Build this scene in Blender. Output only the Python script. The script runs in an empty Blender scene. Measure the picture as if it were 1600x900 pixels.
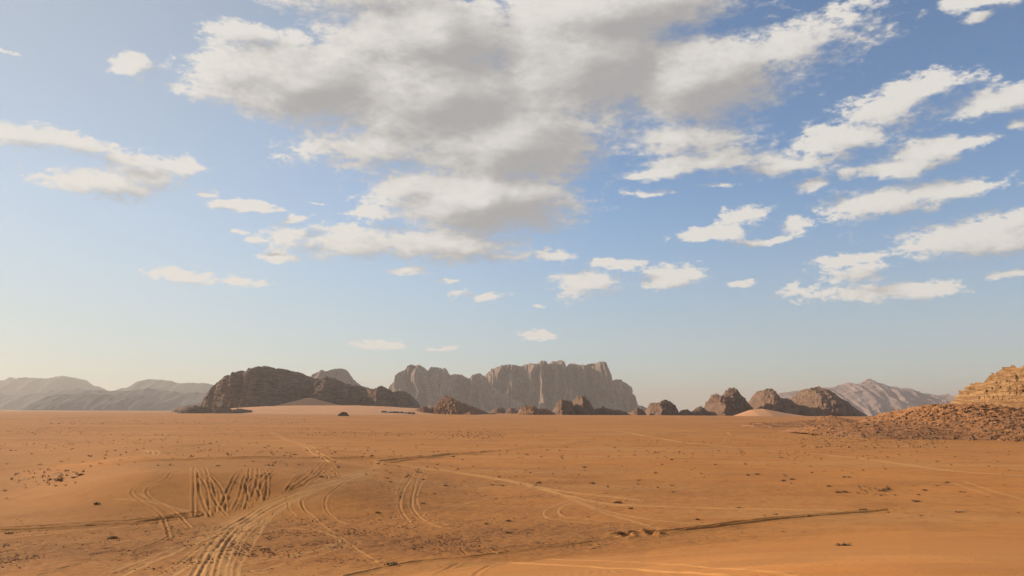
import bpy, math, random
import numpy as np
from mathutils import Vector, Matrix
from mathutils.bvhtree import BVHTree

S = bpy.context.scene
R = math.radians
random.seed(7)
rng = np.random.default_rng(7)

# ------------------------------------------------------------------ camera
F = 1200.0                     # focal length in photo pixels (1600 wide)
CAM_Z = 10.5
ROLL = math.atan(0.0040)       # the photo's horizon falls slightly to the right
PITCH = math.atan((642.2 - 450) / F)
cam = bpy.data.cameras.new("camera")
cam_o = bpy.data.objects.new("camera", cam)
S.collection.objects.link(cam_o)
cam.sensor_width = 36
cam.lens = 36 * F / 1600
cam.clip_start = 0.1
cam.clip_end = 120000
cam_o.location = (0, 0, CAM_Z)
cam_o.rotation_euler = (Matrix.Rotation(R(90) + PITCH, 3, 'X') @ Matrix.Rotation(ROLL, 3, 'Z')).to_euler()
S.camera = cam_o

# ------------------------------------------------------------------ sun, exposure
SUN_AZ, SUN_EL = R(-66), R(23)
sv = Vector((math.cos(SUN_EL) * math.sin(SUN_AZ), math.cos(SUN_EL) * math.cos(SUN_AZ), math.sin(SUN_EL)))
sun = bpy.data.lights.new("sun", 'SUN')
sun.energy = 5.0
sun.angle = R(0.5)
sun.color = (1.0,.86,.66)
sun_o = bpy.data.objects.new("sun", sun)
S.collection.objects.link(sun_o)
sun_o.rotation_euler = sv.to_track_quat('Z', 'Y').to_euler()
S.view_settings.view_transform = 'Standard'
S.view_settings.look = 'None'
S.view_settings.gamma = 1
S.view_settings.exposure = 0.27
S.cycles.use_denoising = True
S.cycles.max_bounces = 6
S.cycles.diffuse_bounces = 1
S.cycles.use_adaptive_sampling = True
S.cycles.adaptive_threshold = 0.015
S.cycles.adaptive_min_samples = 12
S.cycles.volume_bounces = 1
S.cycles.transparent_max_bounces = 8
S.cycles.sample_clamp_indirect = 10


def pix_dir(px, py):
    """Direction in the world of a point of the photograph (arrays welcome)."""
    x = (np.asarray(px, float) - 800) / F
    y = (450 - np.asarray(py, float)) / F
    c, s = math.cos(ROLL), math.sin(ROLL)
    x, y = c * x - s * y, s * x + c * y
    cp, sp = math.cos(PITCH), math.sin(PITCH)
    return x, cp - sp * y, sp + cp * y


def P(px, py, D):
    dx, dy, dz = pix_dir(px, py)
    t = D / dy
    return dx * t, dy * t, CAM_Z + dz * t


# ------------------------------------------------------------------ node helpers
class NT:
    def __init__(s, tree):
        s.t = tree; s.n = tree.nodes; s.l = tree.links

    def new(s, kind, **kw):
        n = s.n.new(kind)
        for k, v in kw.items():
            setattr(n, k, v)
        return n

    def put(s, sock, v):
        if v is None:
            return
        if isinstance(v, bpy.types.NodeSocket):
            s.l.new(v, sock)
        else:
            sock.default_value = v

    def m(s, op, a, b=None, c=None, clamp=False):
        n = s.new('ShaderNodeMath', operation=op, use_clamp=clamp)
        s.put(n.inputs[0], a); s.put(n.inputs[1], b); s.put(n.inputs[2], c)
        return n.outputs[0]

    def v(s, op, a, b=None, c=None, scale=None, out=0):
        n = s.new('ShaderNodeVectorMath', operation=op)
        s.put(n.inputs[0], a); s.put(n.inputs[1], b); s.put(n.inputs[2], c)
        if scale is not None:
            s.put(n.inputs['Scale'], scale)
        return n.outputs[out]

    def noise(s, vec, scale, detail=4, rough=0.5, dist=0.0, out='Fac'):
        n = s.new('ShaderNodeTexNoise')
        s.put(n.inputs['Vector'], vec); s.put(n.inputs['Scale'], scale)
        n.inputs['Detail'].default_value = detail
        n.inputs['Roughness'].default_value = rough
        n.inputs['Distortion'].default_value = dist
        return n.outputs[out]

    def mix(s, f, a, b, mode='MIX'):
        n = s.new('ShaderNodeMix', data_type='RGBA', blend_type=mode)
        s.put(n.inputs[0], f); s.put(n.inputs[6], a); s.put(n.inputs[7], b)
        return n.outputs[2]

    def rng(s, v, a, b, c=0.0, d=1.0, smooth=True):
        n = s.new('ShaderNodeMapRange', interpolation_type='SMOOTHSTEP' if smooth else 'LINEAR')
        s.put(n.inputs[0], v); s.put(n.inputs[1], a); s.put(n.inputs[2], b)
        s.put(n.inputs[3], c); s.put(n.inputs[4], d)
        return n.outputs[0]


def rgb(r, g, b):
    return (r, g, b, 1.0)


# ------------------------------------------------------------------ world: sky with clouds
W = bpy.data.worlds.new("World")
S.world = W
W.use_nodes = True
w = NT(W.node_tree)
w.n.clear()
SKY_STRENGTH = 0.122
sky = w.new('ShaderNodeTexSky', sky_type='NISHITA')
sky.sun_disc = False
sky.sun_elevation = SUN_EL
sky.sun_rotation = SUN_AZ
sky.altitude = 900
sky.air_density = 1.0
sky.dust_density = 0.3
sky.ozone_density = 2.0

# cloud banks: centre (x, y) and half sizes in photo pixels, turned into azimuth and elevation
BLOBS = [
    (560, -8, 175, 42), (385, 47, 58, 15), (690, 60, 190, 75), (480, 128, 180, 66), (395, 150, 95, 26), (700, 150, 230, 110),
    (900, 95, 200, 120), (1080, 125, 150, 85), (600, 232, 175, 42), (800, 225, 190, 85), (750, 315, 185, 66),
    (715, 378, 150, 40), (585, 335, 44, 16), (530, 378, 100, 32), (870, 322, 75, 20), (950, 20, 230, 60),
    (1250, 68, 112, 48), (1170, 150, 90, 32), (1040, 210, 140, 45), (455, 345, 26, 7), (640, 290, 60, 26),
    (1440, 140, 56, 20), (1385, 175, 68, 30), (1315, 215, 75, 27), (1232, 258, 88, 17), (1105, 253, 130, 16),
    (1015, 270, 70, 13), (1270, 290, 30, 11), (1010, 300, 90, 9),
    (1450, 235, 62, 20), (1385, 265, 78, 16), (1515, 225, 42, 14), (1370, 318, 90, 23), (1465, 296, 75, 17),
    (1548, 160, 66, 19), (1595, 195, 22, 8), (1560, 372, 140, 30), (1340, 425, 56, 15), (1390, 453, 112, 15),
    (1345, 404, 55, 10), (1580, 425, 32, 6), (1170, 333, 46, 20), (1105, 366, 66, 13), (1245, 350, 25, 17),
    (1190, 378, 50, 7), (1055, 430, 54, 19), (915, 447, 56, 25), (965, 414, 42, 9), (1158, 443, 18, 8),
    (860, 400, 42, 10), (640, 425, 28, 7), (755, 461, 42, 10), (702, 439, 12, 6), (840, 525, 36, 7),
    (835, 478, 26, 5), (600, 540, 95, 10), (575, 447, 52, 5), (585, 470, 22, 4), (690, 545, 60, 6),
    (30, 212, 75, 22), (120, 225, 60, 15), (165, 288, 85, 22), (225, 275, 55, 24), (205, 247, 45, 14), (285, 262, 34, 13),
    (206, 95, 22, 15), (265, 88, 15, 5), (15, 80, 26, 6), (372, 320, 55, 9), (320, 300, 15, 6), (290, 432, 46, 12),
    (376, 438, 36, 8), (455, 372, 40, 9), (330, 265, 11, 4), (495, 317, 16, 4), (380, 365, 14, 4), (402, 375, 18, 4),
    (1540, -2, 62, 14), (1530, 30, 18, 8), (430, 403, 30, 9), (780, 400, 60, 9), (1130, 290, 60, 7),
]
FAINT = {(600, 540), (690, 545), (575, 447), (585, 470), (835, 478), (265, 88), (15, 80), (1010, 300), (330, 265), (495, 317), (1130, 290), (150, 228)}  # thin wisps
KS = 1.02


def cloud_group():
    g = bpy.data.node_groups.new("cloud_field", 'ShaderNodeTree')
    g.interface.new_socket("Dir", in_out='INPUT', socket_type='NodeSocketVector')
    g.interface.new_socket("Field", in_out='OUTPUT', socket_type='NodeSocketFloat')
    g.interface.new_socket("Soft", in_out='OUTPUT', socket_type='NodeSocketFloat')
    t = NT(g)
    gi = t.new('NodeGroupInput'); go = t.new('NodeGroupOutput')
    d = t.v('NORMALIZE', gi.outputs[0])
    sp = t.new('ShaderNodeSeparateXYZ'); t.l.new(d, sp.inputs[0])
    x, y, z = sp.outputs
    az = t.m('ARCTAN2', x, y)
    el = t.m('ARCSINE', z)
    # cloud layer coordinates: detail gets smaller and flatter towards the horizon
    den = t.m('ADD', t.m('MAXIMUM', z, 0.0), 0.45)
    lay = t.new('ShaderNodeCombineXYZ')
    t.put(lay.inputs[0], t.m('DIVIDE', x, den)); t.put(lay.inputs[1], t.m('DIVIDE', y, den))
    t.put(lay.inputs[2], t.m('MULTIPLY', el, 1.5))
    q = lay.outputs[0]
    ang = t.new('ShaderNodeCombineXYZ')
    t.put(ang.inputs[0], az); t.put(ang.inputs[1], el)
    wn = t.noise(q, 10.0, 3, 0.62, out='Color')
    off = t.v('MULTIPLY', t.v('SUBTRACT', wn, (0.5, 0.5, 0.5)), (0.045, 0.026, 0.0))
    p = t.v('ADD', ang.outputs[0], off)
    f = None
    blobs = []
    faint = []
    for (cx, cy, rx, ry) in BLOBS:
        faint.append((cx, cy) in FAINT)
        dx, dy, dz = pix_dir(cx, cy)
        n = math.sqrt(dx * dx + dy * dy + dz * dz)
        a, e = math.atan2(dx, dy), math.asin(dz / n)
        blobs.append((a, e, KS * rx / F / math.cos(e), KS * ry / F))
    r2 = random.Random(3)
    for _ in range(15):                       # the same kind of sky goes on outside the frame
        a = r2.uniform(0.8, 5.4)
        e = R(r2.choice([r2.uniform(8, 14), r2.uniform(12, 30), r2.uniform(25, 50)]))
        k = 0.5 + 2.2 * e
        blobs.append((a if a < math.pi else a - 2 * math.pi, e, 0.13 * k * r2.uniform(.5, 1.6) / math.cos(e), 0.04 * k * r2.uniform(.5, 1.5)))
    for _ in range(5):
        e = R(r2.uniform(38, 70)); a = r2.uniform(-1.5, 1.5)
        blobs.append((a, e, 0.16 / math.cos(e), 0.08))
    for i, (a, e, rx, ry) in enumerate(blobs):
        v = t.v('MULTIPLY_ADD', p, (1 / rx, 1 / ry, 0), (-a / rx, -e / ry, 0))
        L = t.v('LENGTH', v, out=1)
        if i < len(faint) and faint[i]:
            L = t.m('ADD', L, 0.55)
        if not (rx > 0.10 and ry > 0.045):
            L = t.m('MULTIPLY_ADD', L, 0.78, 0.22)
        else:            # the great bank is the thickest
            L = t.m('MULTIPLY_ADD', L, 1.6, -0.6)
        if f is None:
            f = L
        else:
            n = t.new('ShaderNodeMath', operation='SMOOTH_MIN')
            t.put(n.inputs[0], f); t.put(n.inputs[1], L); n.inputs[2].default_value = 0.35
            f = n.outputs[0]
    f = t.m('SUBTRACT', 1.0, f)
    n1 = t.noise(q, 8.0, 7, 0.56, 0.1)
    n2 = t.noise(q, 46.0, 6, 0.70, 0.0)
    a1 = t.m('MULTIPLY', t.m('SUBTRACT', n1, 0.5), t.m('SUBTRACT', 1.7, t.m('MULTIPLY', t.m('MAXIMUM', f, 0.0), 0.6)))
    a2 = t.m('MULTIPLY', t.m('SUBTRACT', n2, 0.5), t.m('SUBTRACT', 1.9, t.m('MULTIPLY', t.m('MAXIMUM', f, 0.0), 1.4)))
    t.put(go.inputs[1], t.m('ADD', f, t.m('ADD', t.m('MULTIPLY', t.m('SUBTRACT', n1, 0.5), 1.5), t.m('MULTIPLY', t.m('SUBTRACT', n2, 0.5), 0.5))))
    t.put(go.inputs[0], t.m('ADD', t.m('ADD', f, a1), a2))
    return g


CG = cloud_group()
tc = w.new('ShaderNodeTexCoord')
D0 = tc.outputs['Generated']


def field(vec):
    n = w.new('ShaderNodeGroup'); n.node_tree = CG
    w.put(n.inputs[0], vec)
    return n.outputs


f0, s0 = field(D0)
f1, s1 = field(w.v('ADD', D0, (-0.026, 0.004, 0.019)))
side = w.m('SUBTRACT', s0, s1)                      # positive on the side turned to the sun
width = w.m('SUBTRACT', 0.60, w.m('MULTIPLY', side, 0.75))
width = w.m('MINIMUM', w.m('MAXIMUM', width, 0.30), 1.15)
alpha = w.rng(f0, -0.10, width)
thick = w.m('SUBTRACT', 1.0, w.m('POWER', 2.718, w.m('MULTIPLY', w.m('MAXIMUM', s0, 0.0), -0.85)))
edge = w.m('ADD', w.m('MULTIPLY', side, 0.85), w.m('MULTIPLY', w.m('SUBTRACT', f0, f1), 0.30))
lit = w.m('ADD', edge, w.m('SUBTRACT', 0.74, w.m('MULTIPLY', thick, 0.86)))
lit = w.rng(lit, -0.15, 1.05)
shade = tuple(c / SKY_STRENGTH for c in (0.35, 0.335, 0.325)) + (1,)
bright = tuple(c / SKY_STRENGTH for c in (0.66, 0.63, 0.585)) + (1,)
ccol = w.mix(lit, shade, bright)
veil = w.rng(w.v('DOT_PRODUCT', D0, tuple(sv), out=1), 0.30, 1.02, 0.0, 0.52)      # thin high dust round the sun
sepw = w.new('ShaderNodeSeparateXYZ'); w.l.new(D0, sepw.inputs[0])
low = w.rng(sepw.outputs[2], 0.30, 0.0, 0.0, 0.60)      # dust layer over the horizon
skyl = w.mix(low, sky.outputs[0], tuple(c / SKY_STRENGTH for c in (0.36, 0.365, 0.36)) + (1,))
skyv = w.mix(veil, skyl, tuple(c / SKY_STRENGTH for c in (0.53, 0.505, 0.40)) + (1,))
skyc = w.mix(w.m('MULTIPLY', alpha, 0.95), skyv, ccol)
bg = w.new('ShaderNodeBackground')
bg.inputs['Strength'].default_value = SKY_STRENGTH
w.l.new(skyc, bg.inputs['Color'])
wo = w.new('ShaderNodeOutputWorld')
w.l.new(bg.outputs[0], wo.inputs['Surface'])
W.cycles.sampling_method = 'MANUAL'
W.cycles.sample_map_resolution = 512

# ------------------------------------------------------------------ numpy noise
def _h(ix, iy, iz, seed):
    h = (ix.astype(np.uint32) * np.uint32(374761393) + iy.astype(np.uint32) * np.uint32(668265263)
         + iz.astype(np.uint32) * np.uint32(2147483647) + np.uint32(seed * 974711 & 0xffffffff))
    h = (h ^ (h >> np.uint32(13))) * np.uint32(1274126177)
    h = (h ^ (h >> np.uint32(16))) * np.uint32(2246822519)
    return h ^ (h >> np.uint32(15))


def noise(x, y, z=None, seed=0):
    """value noise in -1..1 with quintic fade, 2-D or 3-D"""
    x = np.asarray(x, np.float64); y = np.asarray(y, np.float64)
    x0 = np.floor(x); y0 = np.floor(y)
    fx = x - x0; fy = y - y0
    ux = fx * fx * fx * (fx * (fx * 6 - 15) + 10); uy = fy * fy * fy * (fy * (fy * 6 - 15) + 10)
    ix = x0.astype(np.int64); iy = y0.astype(np.int64)
    if z is None:
        zs = [(np.zeros_like(ix), None)]
    else:
        z0 = np.floor(z); fz = z - z0; uz = fz * fz * fz * (fz * (fz * 6 - 15) + 10); iz = z0.astype(np.int64)
        zs = [(iz, 1 - uz), (iz + 1, uz)]
    out = 0
    for (kz, wz) in zs:
        a = _h(ix, iy, kz, seed) / 4294967295.0; b = _h(ix + 1, iy, kz, seed) / 4294967295.0
        c = _h(ix, iy + 1, kz, seed) / 4294967295.0; d = _h(ix + 1, iy + 1, kz, seed) / 4294967295.0
        v = (a * (1 - ux) + b * ux) * (1 - uy) + (c * (1 - ux) + d * ux) * uy
        out = out + (v if wz is None else v * wz)
    return out * 2 - 1


def fbm(x, y, z=None, oct=5, gain=0.5, seed=0, ridged=False):
    s = 0; a = 1; t = 0
    for k in range(oct):
        q = 2.03 ** k
        n = noise(x * q, y * q, None if z is None else z * q, seed + k * 17)
        if ridged:
            n = 1 - 2 * np.abs(n)
        s = s + a * n; t += a; a *= gain
    return s / t


def worley(x, y, z, seed=0):
    """(F1, F2-F1, cell value)"""
    ix = np.floor(x).astype(np.int64); iy = np.floor(y).astype(np.int64); iz = np.floor(z).astype(np.int64)
    f1 = np.full(x.shape, 9.0); f2 = np.full(x.shape, 9.0); cv = np.zeros(x.shape)
    for a in (-1, 0, 1):
        for b in (-1, 0, 1):
            for c in (-1, 0, 1):
                jx, jy, jz = ix + a, iy + b, iz + c
                h1 = _h(jx, jy, jz, seed) / 4294967295.0
                h2 = _h(jx, jy, jz, seed + 5) / 4294967295.0
                h3 = _h(jx, jy, jz, seed + 9) / 4294967295.0
                d = np.sqrt((jx + h1 - x) ** 2 + (jy + h2 - y) ** 2 + (jz + h3 - z) ** 2)
                cl = d < f1
                f2 = np.where(cl, f1, np.minimum(f2, d)); cv = np.where(cl, h2, cv); f1 = np.where(cl, d, f1)
    return f1, f2 - f1, cv


def sstep(a, b, x):
    t = np.clip((x - a) / (b - a), 0, 1)
    return t * t * (3 - 2 * t)


# ------------------------------------------------------------------ mesh helpers
def mesh_from(name, co, faces, smooth=True):
    """co (n,3) array, faces (m,k) array of one face size"""
    co = np.ascontiguousarray(co, np.float32); faces = np.ascontiguousarray(faces, np.int32)
    me = bpy.data.meshes.new(name)
    k = faces.shape[1]; m = faces.shape[0]
    me.vertices.add(len(co)); me.vertices.foreach_set('co', co.ravel())
    me.loops.add(m * k); me.loops.foreach_set('vertex_index', faces.ravel())
    me.polygons.add(m)
    me.polygons.foreach_set('loop_start', np.arange(0, m * k, k, dtype=np.int32))
    me.polygons.foreach_set('use_smooth', np.full(m, smooth, bool))
    me.update(calc_edges=True)
    me.validate()
    return me


def grid_faces(nu, nv):
    i = np.arange(nu - 1)[:, None] * nv + np.arange(nv - 1)[None, :]
    return np.stack([i, i + nv, i + nv + 1, i + 1], -1).reshape(-1, 4)


def attr(me, name, vals):
    a = me.attributes.new(name, 'FLOAT', 'POINT')
    a.data.foreach_set('value', np.ascontiguousarray(vals, np.float32).ravel())


def link(name, me, mat=None, loc=(0, 0, 0), parent=None):
    o = bpy.data.objects.new(name, me)
    S.collection.objects.link(o)
    o.location = loc
    if mat and not me.materials:
        me.materials.append(mat)
    if parent:
        o.parent = parent
    return o


def tag(o, label=None, cat=None, group=None, kind=None):
    if label: o['label'] = label
    if cat: o['category'] = cat
    if group: o['group'] = group
    if kind: o['kind'] = kind
    return o


# ------------------------------------------------------------------ materials
def base_mat(name):
    m = bpy.data.materials.new(name)
    m.use_nodes = True
    t = NT(m.node_tree)
    b = t.n['Principled BSDF']
    b.inputs['Roughness'].default_value = 0.95
    b.inputs['Specular IOR Level'].default_value = 0.12
    return m, t, b


def rock_mat(name, c1, c2, c3, size, band=0.5, bump=0.6, streak=0.0):
    """size: metres of the largest colour patches; band: strength of level strata; streak: strength of upright streaks"""
    m, t, b = base_mat(name)
    pos = t.new('ShaderNodeTexCoord').outputs['Object']
    n1 = t.noise(pos, 1 / size, 6, 0.6)
    n2 = t.noise(pos, 6 / size, 6, 0.65)
    bands = t.noise(t.v('MULTIPLY', pos, (0.08, 0.08, 1.0)), 9 / size, 5, 0.65, 0.3)
    st = t.noise(t.v('MULTIPLY', pos, (1.0, 1.0, 0.07)), 14 / size, 5, 0.6)
    k = t.m('ADD', t.m('MULTIPLY', n1, 0.5), t.m('MULTIPLY', n2, 0.5))
    k = t.m('ADD', k, t.m('MULTIPLY', t.m('SUBTRACT', bands, 0.5), band))
    k = t.m('ADD', k, t.m('MULTIPLY', t.m('SUBTRACT', st, 0.5), streak))
    col = t.mix(t.rng(k, 0.36, 0.64), rgb(*c1), rgb(*c2))
    col = t.mix(t.rng(n2, 0.55, 0.72, 0, 0.75), col, rgb(*c3))
    t.l.new(col, b.inputs['Base Color'])
    bp = t.new('ShaderNodeBump')
    bp.inputs['Strength'].default_value = bump
    bp.inputs['Distance'].default_value = size * 0.05
    hgt = t.m('ADD', t.m('MULTIPLY', n2, 1.0), t.m('MULTIPLY', bands, band * 1.5))
    t.put(bp.inputs['Height'], t.m('ADD', hgt, t.noise(pos, 30 / size, 4, 0.6)))
    t.l.new(bp.outputs[0], b.inputs['Normal'])
    return m


M_BLUFF = rock_mat("dark_sandstone", (.085, .050, .036), (.235, .135, .085), (.06, .038, .03), 34, 1.0, 0.9)
M_JEBEL = rock_mat("far_sandstone", (.11, .07, .055), (.32, .21, .155), (.085, .056, .047), 130, 0.3, 0.6, 1.7)  # upright streaks paint the shade of cracks into the colour
M_RUST = rock_mat("rust_sandstone", (.24, .115, .06), (.36, .19, .105), (.13, .07, .045), 14, 0.3, 0.9)
M_BROWN = rock_mat("brown_sandstone", (.14, .08, .054), (.28, .165, .105), (.09, .055, .04), 26, 0.4, 0.8)
M_PALE = rock_mat("pale_granite", (.27, .185, .16), (.33, .235, .205), (.22, .15, .13), 260, 0.1, 0.6)
M_TAN = rock_mat("tan_sandstone", (.27, .14, .062), (.47, .265, .12), (.13, .065, .036), 13, 1.2, 1.0)  # strong level bands put dark, shaded crevices into the rock colour
M_RISE = rock_mat("stony_earth", (.23, .095, .040), (.44, .205, .085), (.13, .062, .034), 5, 0.2, 1.0)
M_HILL = rock_mat("grey_hill_rock", (.050, .056, .066), (.080, .086, .096), (.042, .047, .056), 400, 0.1, 0.5)


def sand_mat():
    m, t, b = base_mat("desert_sand")
    pos = t.new('ShaderNodeTexCoord').outputs['Object']
    at = lambda nm: t.new('ShaderNodeAttribute', attribute_name=nm).outputs['Fac']
    grav, track, smooth_, brown_sand = at('gravel'), at('track'), at('dune'), at('brown_sand')
    n1 = t.noise(pos, 0.012, 5, 0.55)
    n2 = t.noise(t.v('MULTIPLY', pos, (0.5, 1.0, 1.0)), 0.11, 6, 0.6)
    n3 = t.noise(pos, 1.7, 5, 0.65)
    n4 = t.noise(pos, 9.0, 3, 0.6)
    n6 = t.noise(pos, 0.55, 6, 0.7)
    c = t.mix(t.rng(n1, 0.35, 0.65), rgb(0.495, 0.193, 0.044), rgb(0.512, 0.212, 0.056))
    c = t.mix(t.rng(n2, 0.42, 0.66, 0, 0.75), c, rgb(0.400, 0.158, 0.042))
    n5 = t.noise(t.v('MULTIPLY', pos, (0.25, 1.0, 1.0)), 0.035, 5, 0.65)
    c = t.mix(t.rng(n5, 0.48, 0.62, 0, 0.6), c, rgb(0.512, 0.243, 0.078))
    c = t.mix(t.m('MULTIPLY', t.rng(n6, 0.50, 0.68), t.m('SUBTRACT', 0.62, t.m('MULTIPLY', smooth_, 0.5))), c, rgb(0.315, 0.127, 0.038))
    c = t.mix(t.m('MULTIPLY', smooth_, 0.45), c, rgb(.45, .185, .055))
    c = t.mix(t.m('MULTIPLY', t.rng(n3, 0.48, 0.62), t.m('MULTIPLY', grav, 0.9)), c, rgb(0.179, 0.081, 0.034))
    c = t.mix(t.m('MULTIPLY', grav, 0.6), c, rgb(0.260, 0.108, 0.036))
    c = t.mix(t.m('MULTIPLY', t.rng(n4, 0.55, 0.7), t.m('ADD', 0.10, t.m('MULTIPLY', grav, 0.5))), c, rgb(0.171, 0.077, 0.034))
    c = t.mix(t.m('MULTIPLY', brown_sand, 0.7), c, rgb(0.343, 0.145, 0.039))  # browner sand tone over the left part of the plain
    c = t.mix(t.m('MULTIPLY', track, 0.75), c, rgb(0.603, 0.315, 0.115))
    t.l.new(c, b.inputs['Base Color'])
    bp = t.new('ShaderNodeBump')
    bp.inputs['Strength'].default_value = 0.75
    bp.inputs['Distance'].default_value = 0.06
    h = t.m('ADD', t.m('MULTIPLY', n3, t.m('ADD', 0.9, t.m('MULTIPLY', grav, 1.5))), t.m('MULTIPLY', n4, t.m('ADD', 0.5, grav)))
    t.put(bp.inputs['Height'], h)
    t.l.new(bp.outputs[0], b.inputs['Normal'])
    return m


M_SAND = sand_mat()


def plain_sand(name, c):
    m, t, b = base_mat(name)
    pos = t.new('ShaderNodeTexCoord').outputs['Object']
    n = t.noise(pos, 0.02, 5, 0.6)
    t.l.new(t.mix(n, rgb(*[x * .85 for x in c]), rgb(*[min(1, x * 1.12) for x in c])), b.inputs['Base Color'])
    return m


M_DUNE = plain_sand("dune_sand", (.56, .27, .13))


def flat_mat(name, c, var=0.3, scale=8.0):
    m, t, b = base_mat(name)
    pos = t.new('ShaderNodeTexCoord').outputs['Object']
    n = t.noise(pos, scale, 3, 0.6)
    t.l.new(t.mix(n, rgb(*[x * (1 - var) for x in c]), rgb(*[min(1, x * (1 + var)) for x in c])), b.inputs['Base Color'])
    return m


M_TWIG = flat_mat("dry_twigs", (.22, .125, .06))
M_OLIVE = flat_mat("olive_twigs", (.16, .115, .055))
M_STONE = flat_mat("dark_gravel", (.17, .085, .045))
M_WHITE = flat_mat("white_canvas", (.55, .48, .38), 0.1)
M_GOAT = flat_mat("dark_tent_cloth", (.05, .04, .035), 0.2)
M_LIGHTSTONE = flat_mat("light_stone", (.55, .45, .36))

# ------------------------------------------------------------------ ground
EDGE_X = np.array([-400, 0, 300, 600, 1000, 1400, 1600, 2000])
EDGE_D = np.array([34, 36, 42, 51, 62, 80, 86, 95.0])
EDGE_AZ = np.arctan((EDGE_X - 800) / F)


def ground_base(x, y):
    """the broad shape of the land: viewpoint dune, the hollow with the shaded sand face, gentle waves"""
    D = np.hypot(x, y); az = np.arctan2(x, np.maximum(y, 1e-6))
    De = np.interp(az, EDGE_AZ, EDGE_D)
    near = np.clip(1 - D / De, 0, 1)
    z = 8.7 * near ** 1.12
    # low sand face that looks towards the viewpoint
    lat = sstep(-0.58, -0.42, az) * (1 - sstep(-0.36, -0.02, az))
    z = z + 3.1 * lat * sstep(75, 94, y) * (1 - sstep(95, 330, y))
    wv = sstep(40, 90, D)
    z = z + wv * 0.35 * noise(x / 70, y / 55, seed=3) + wv * 0.16 * noise(x / 24, y / 17, seed=5) * (1 - lat * .6)
    z = z + sstep(250, 900, D) * 1.6 * noise(x / 420, y / 260, seed=9) * (1 - sstep(2500, 4000, D))
    # the plain falls away beyond its far right edge
    z = z - 45 * sstep(2500, 6000, D) * sstep(0.22, 0.36, az)
    return z


def hit(px, py, n=2400):
    """where the sight line of a photo point meets the land"""
    dx, dy, dz = (float(v) for v in pix_dir(px, py))
    t = np.concatenate([np.linspace(15, 400, n), np.geomspace(400, 6000, n)[1:]]) / dy
    z = CAM_Z + dz * t; g = ground_base(dx * t, dy * t)
    b = np.nonzero(z < g)[0]
    i = b[0] if len(b) else len(t) - 1
    i = max(i, 1)
    a0 = z[i - 1] - g[i - 1]; a1 = g[i] - z[i]
    k = a0 / (a0 + a1) if a0 + a1 > 1e-9 and a1 > 0 else 1
    tt = t[i - 1] + (t[i] - t[i - 1]) * k
    return dx * tt, dy * tt


def polar_grid():
    a = R(36)
    azi = np.arange(-a, a, 0.0015)
    wide = np.concatenate([-np.linspace(math.pi, a + .01, 90), azi, np.linspace(a + .01, math.pi, 90)])
    r = [1.5]
    while r[-1] < 60000:
        d = r[-1]
        if d < 18: s = 0.9
        else: s = min(d * d / 12600 * 0.44, d * 0.011) if d > 60 else max(0.07, d * d / 12600 * 0.44)
        r.append(d + s)
    return wide, np.array(r)


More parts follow.
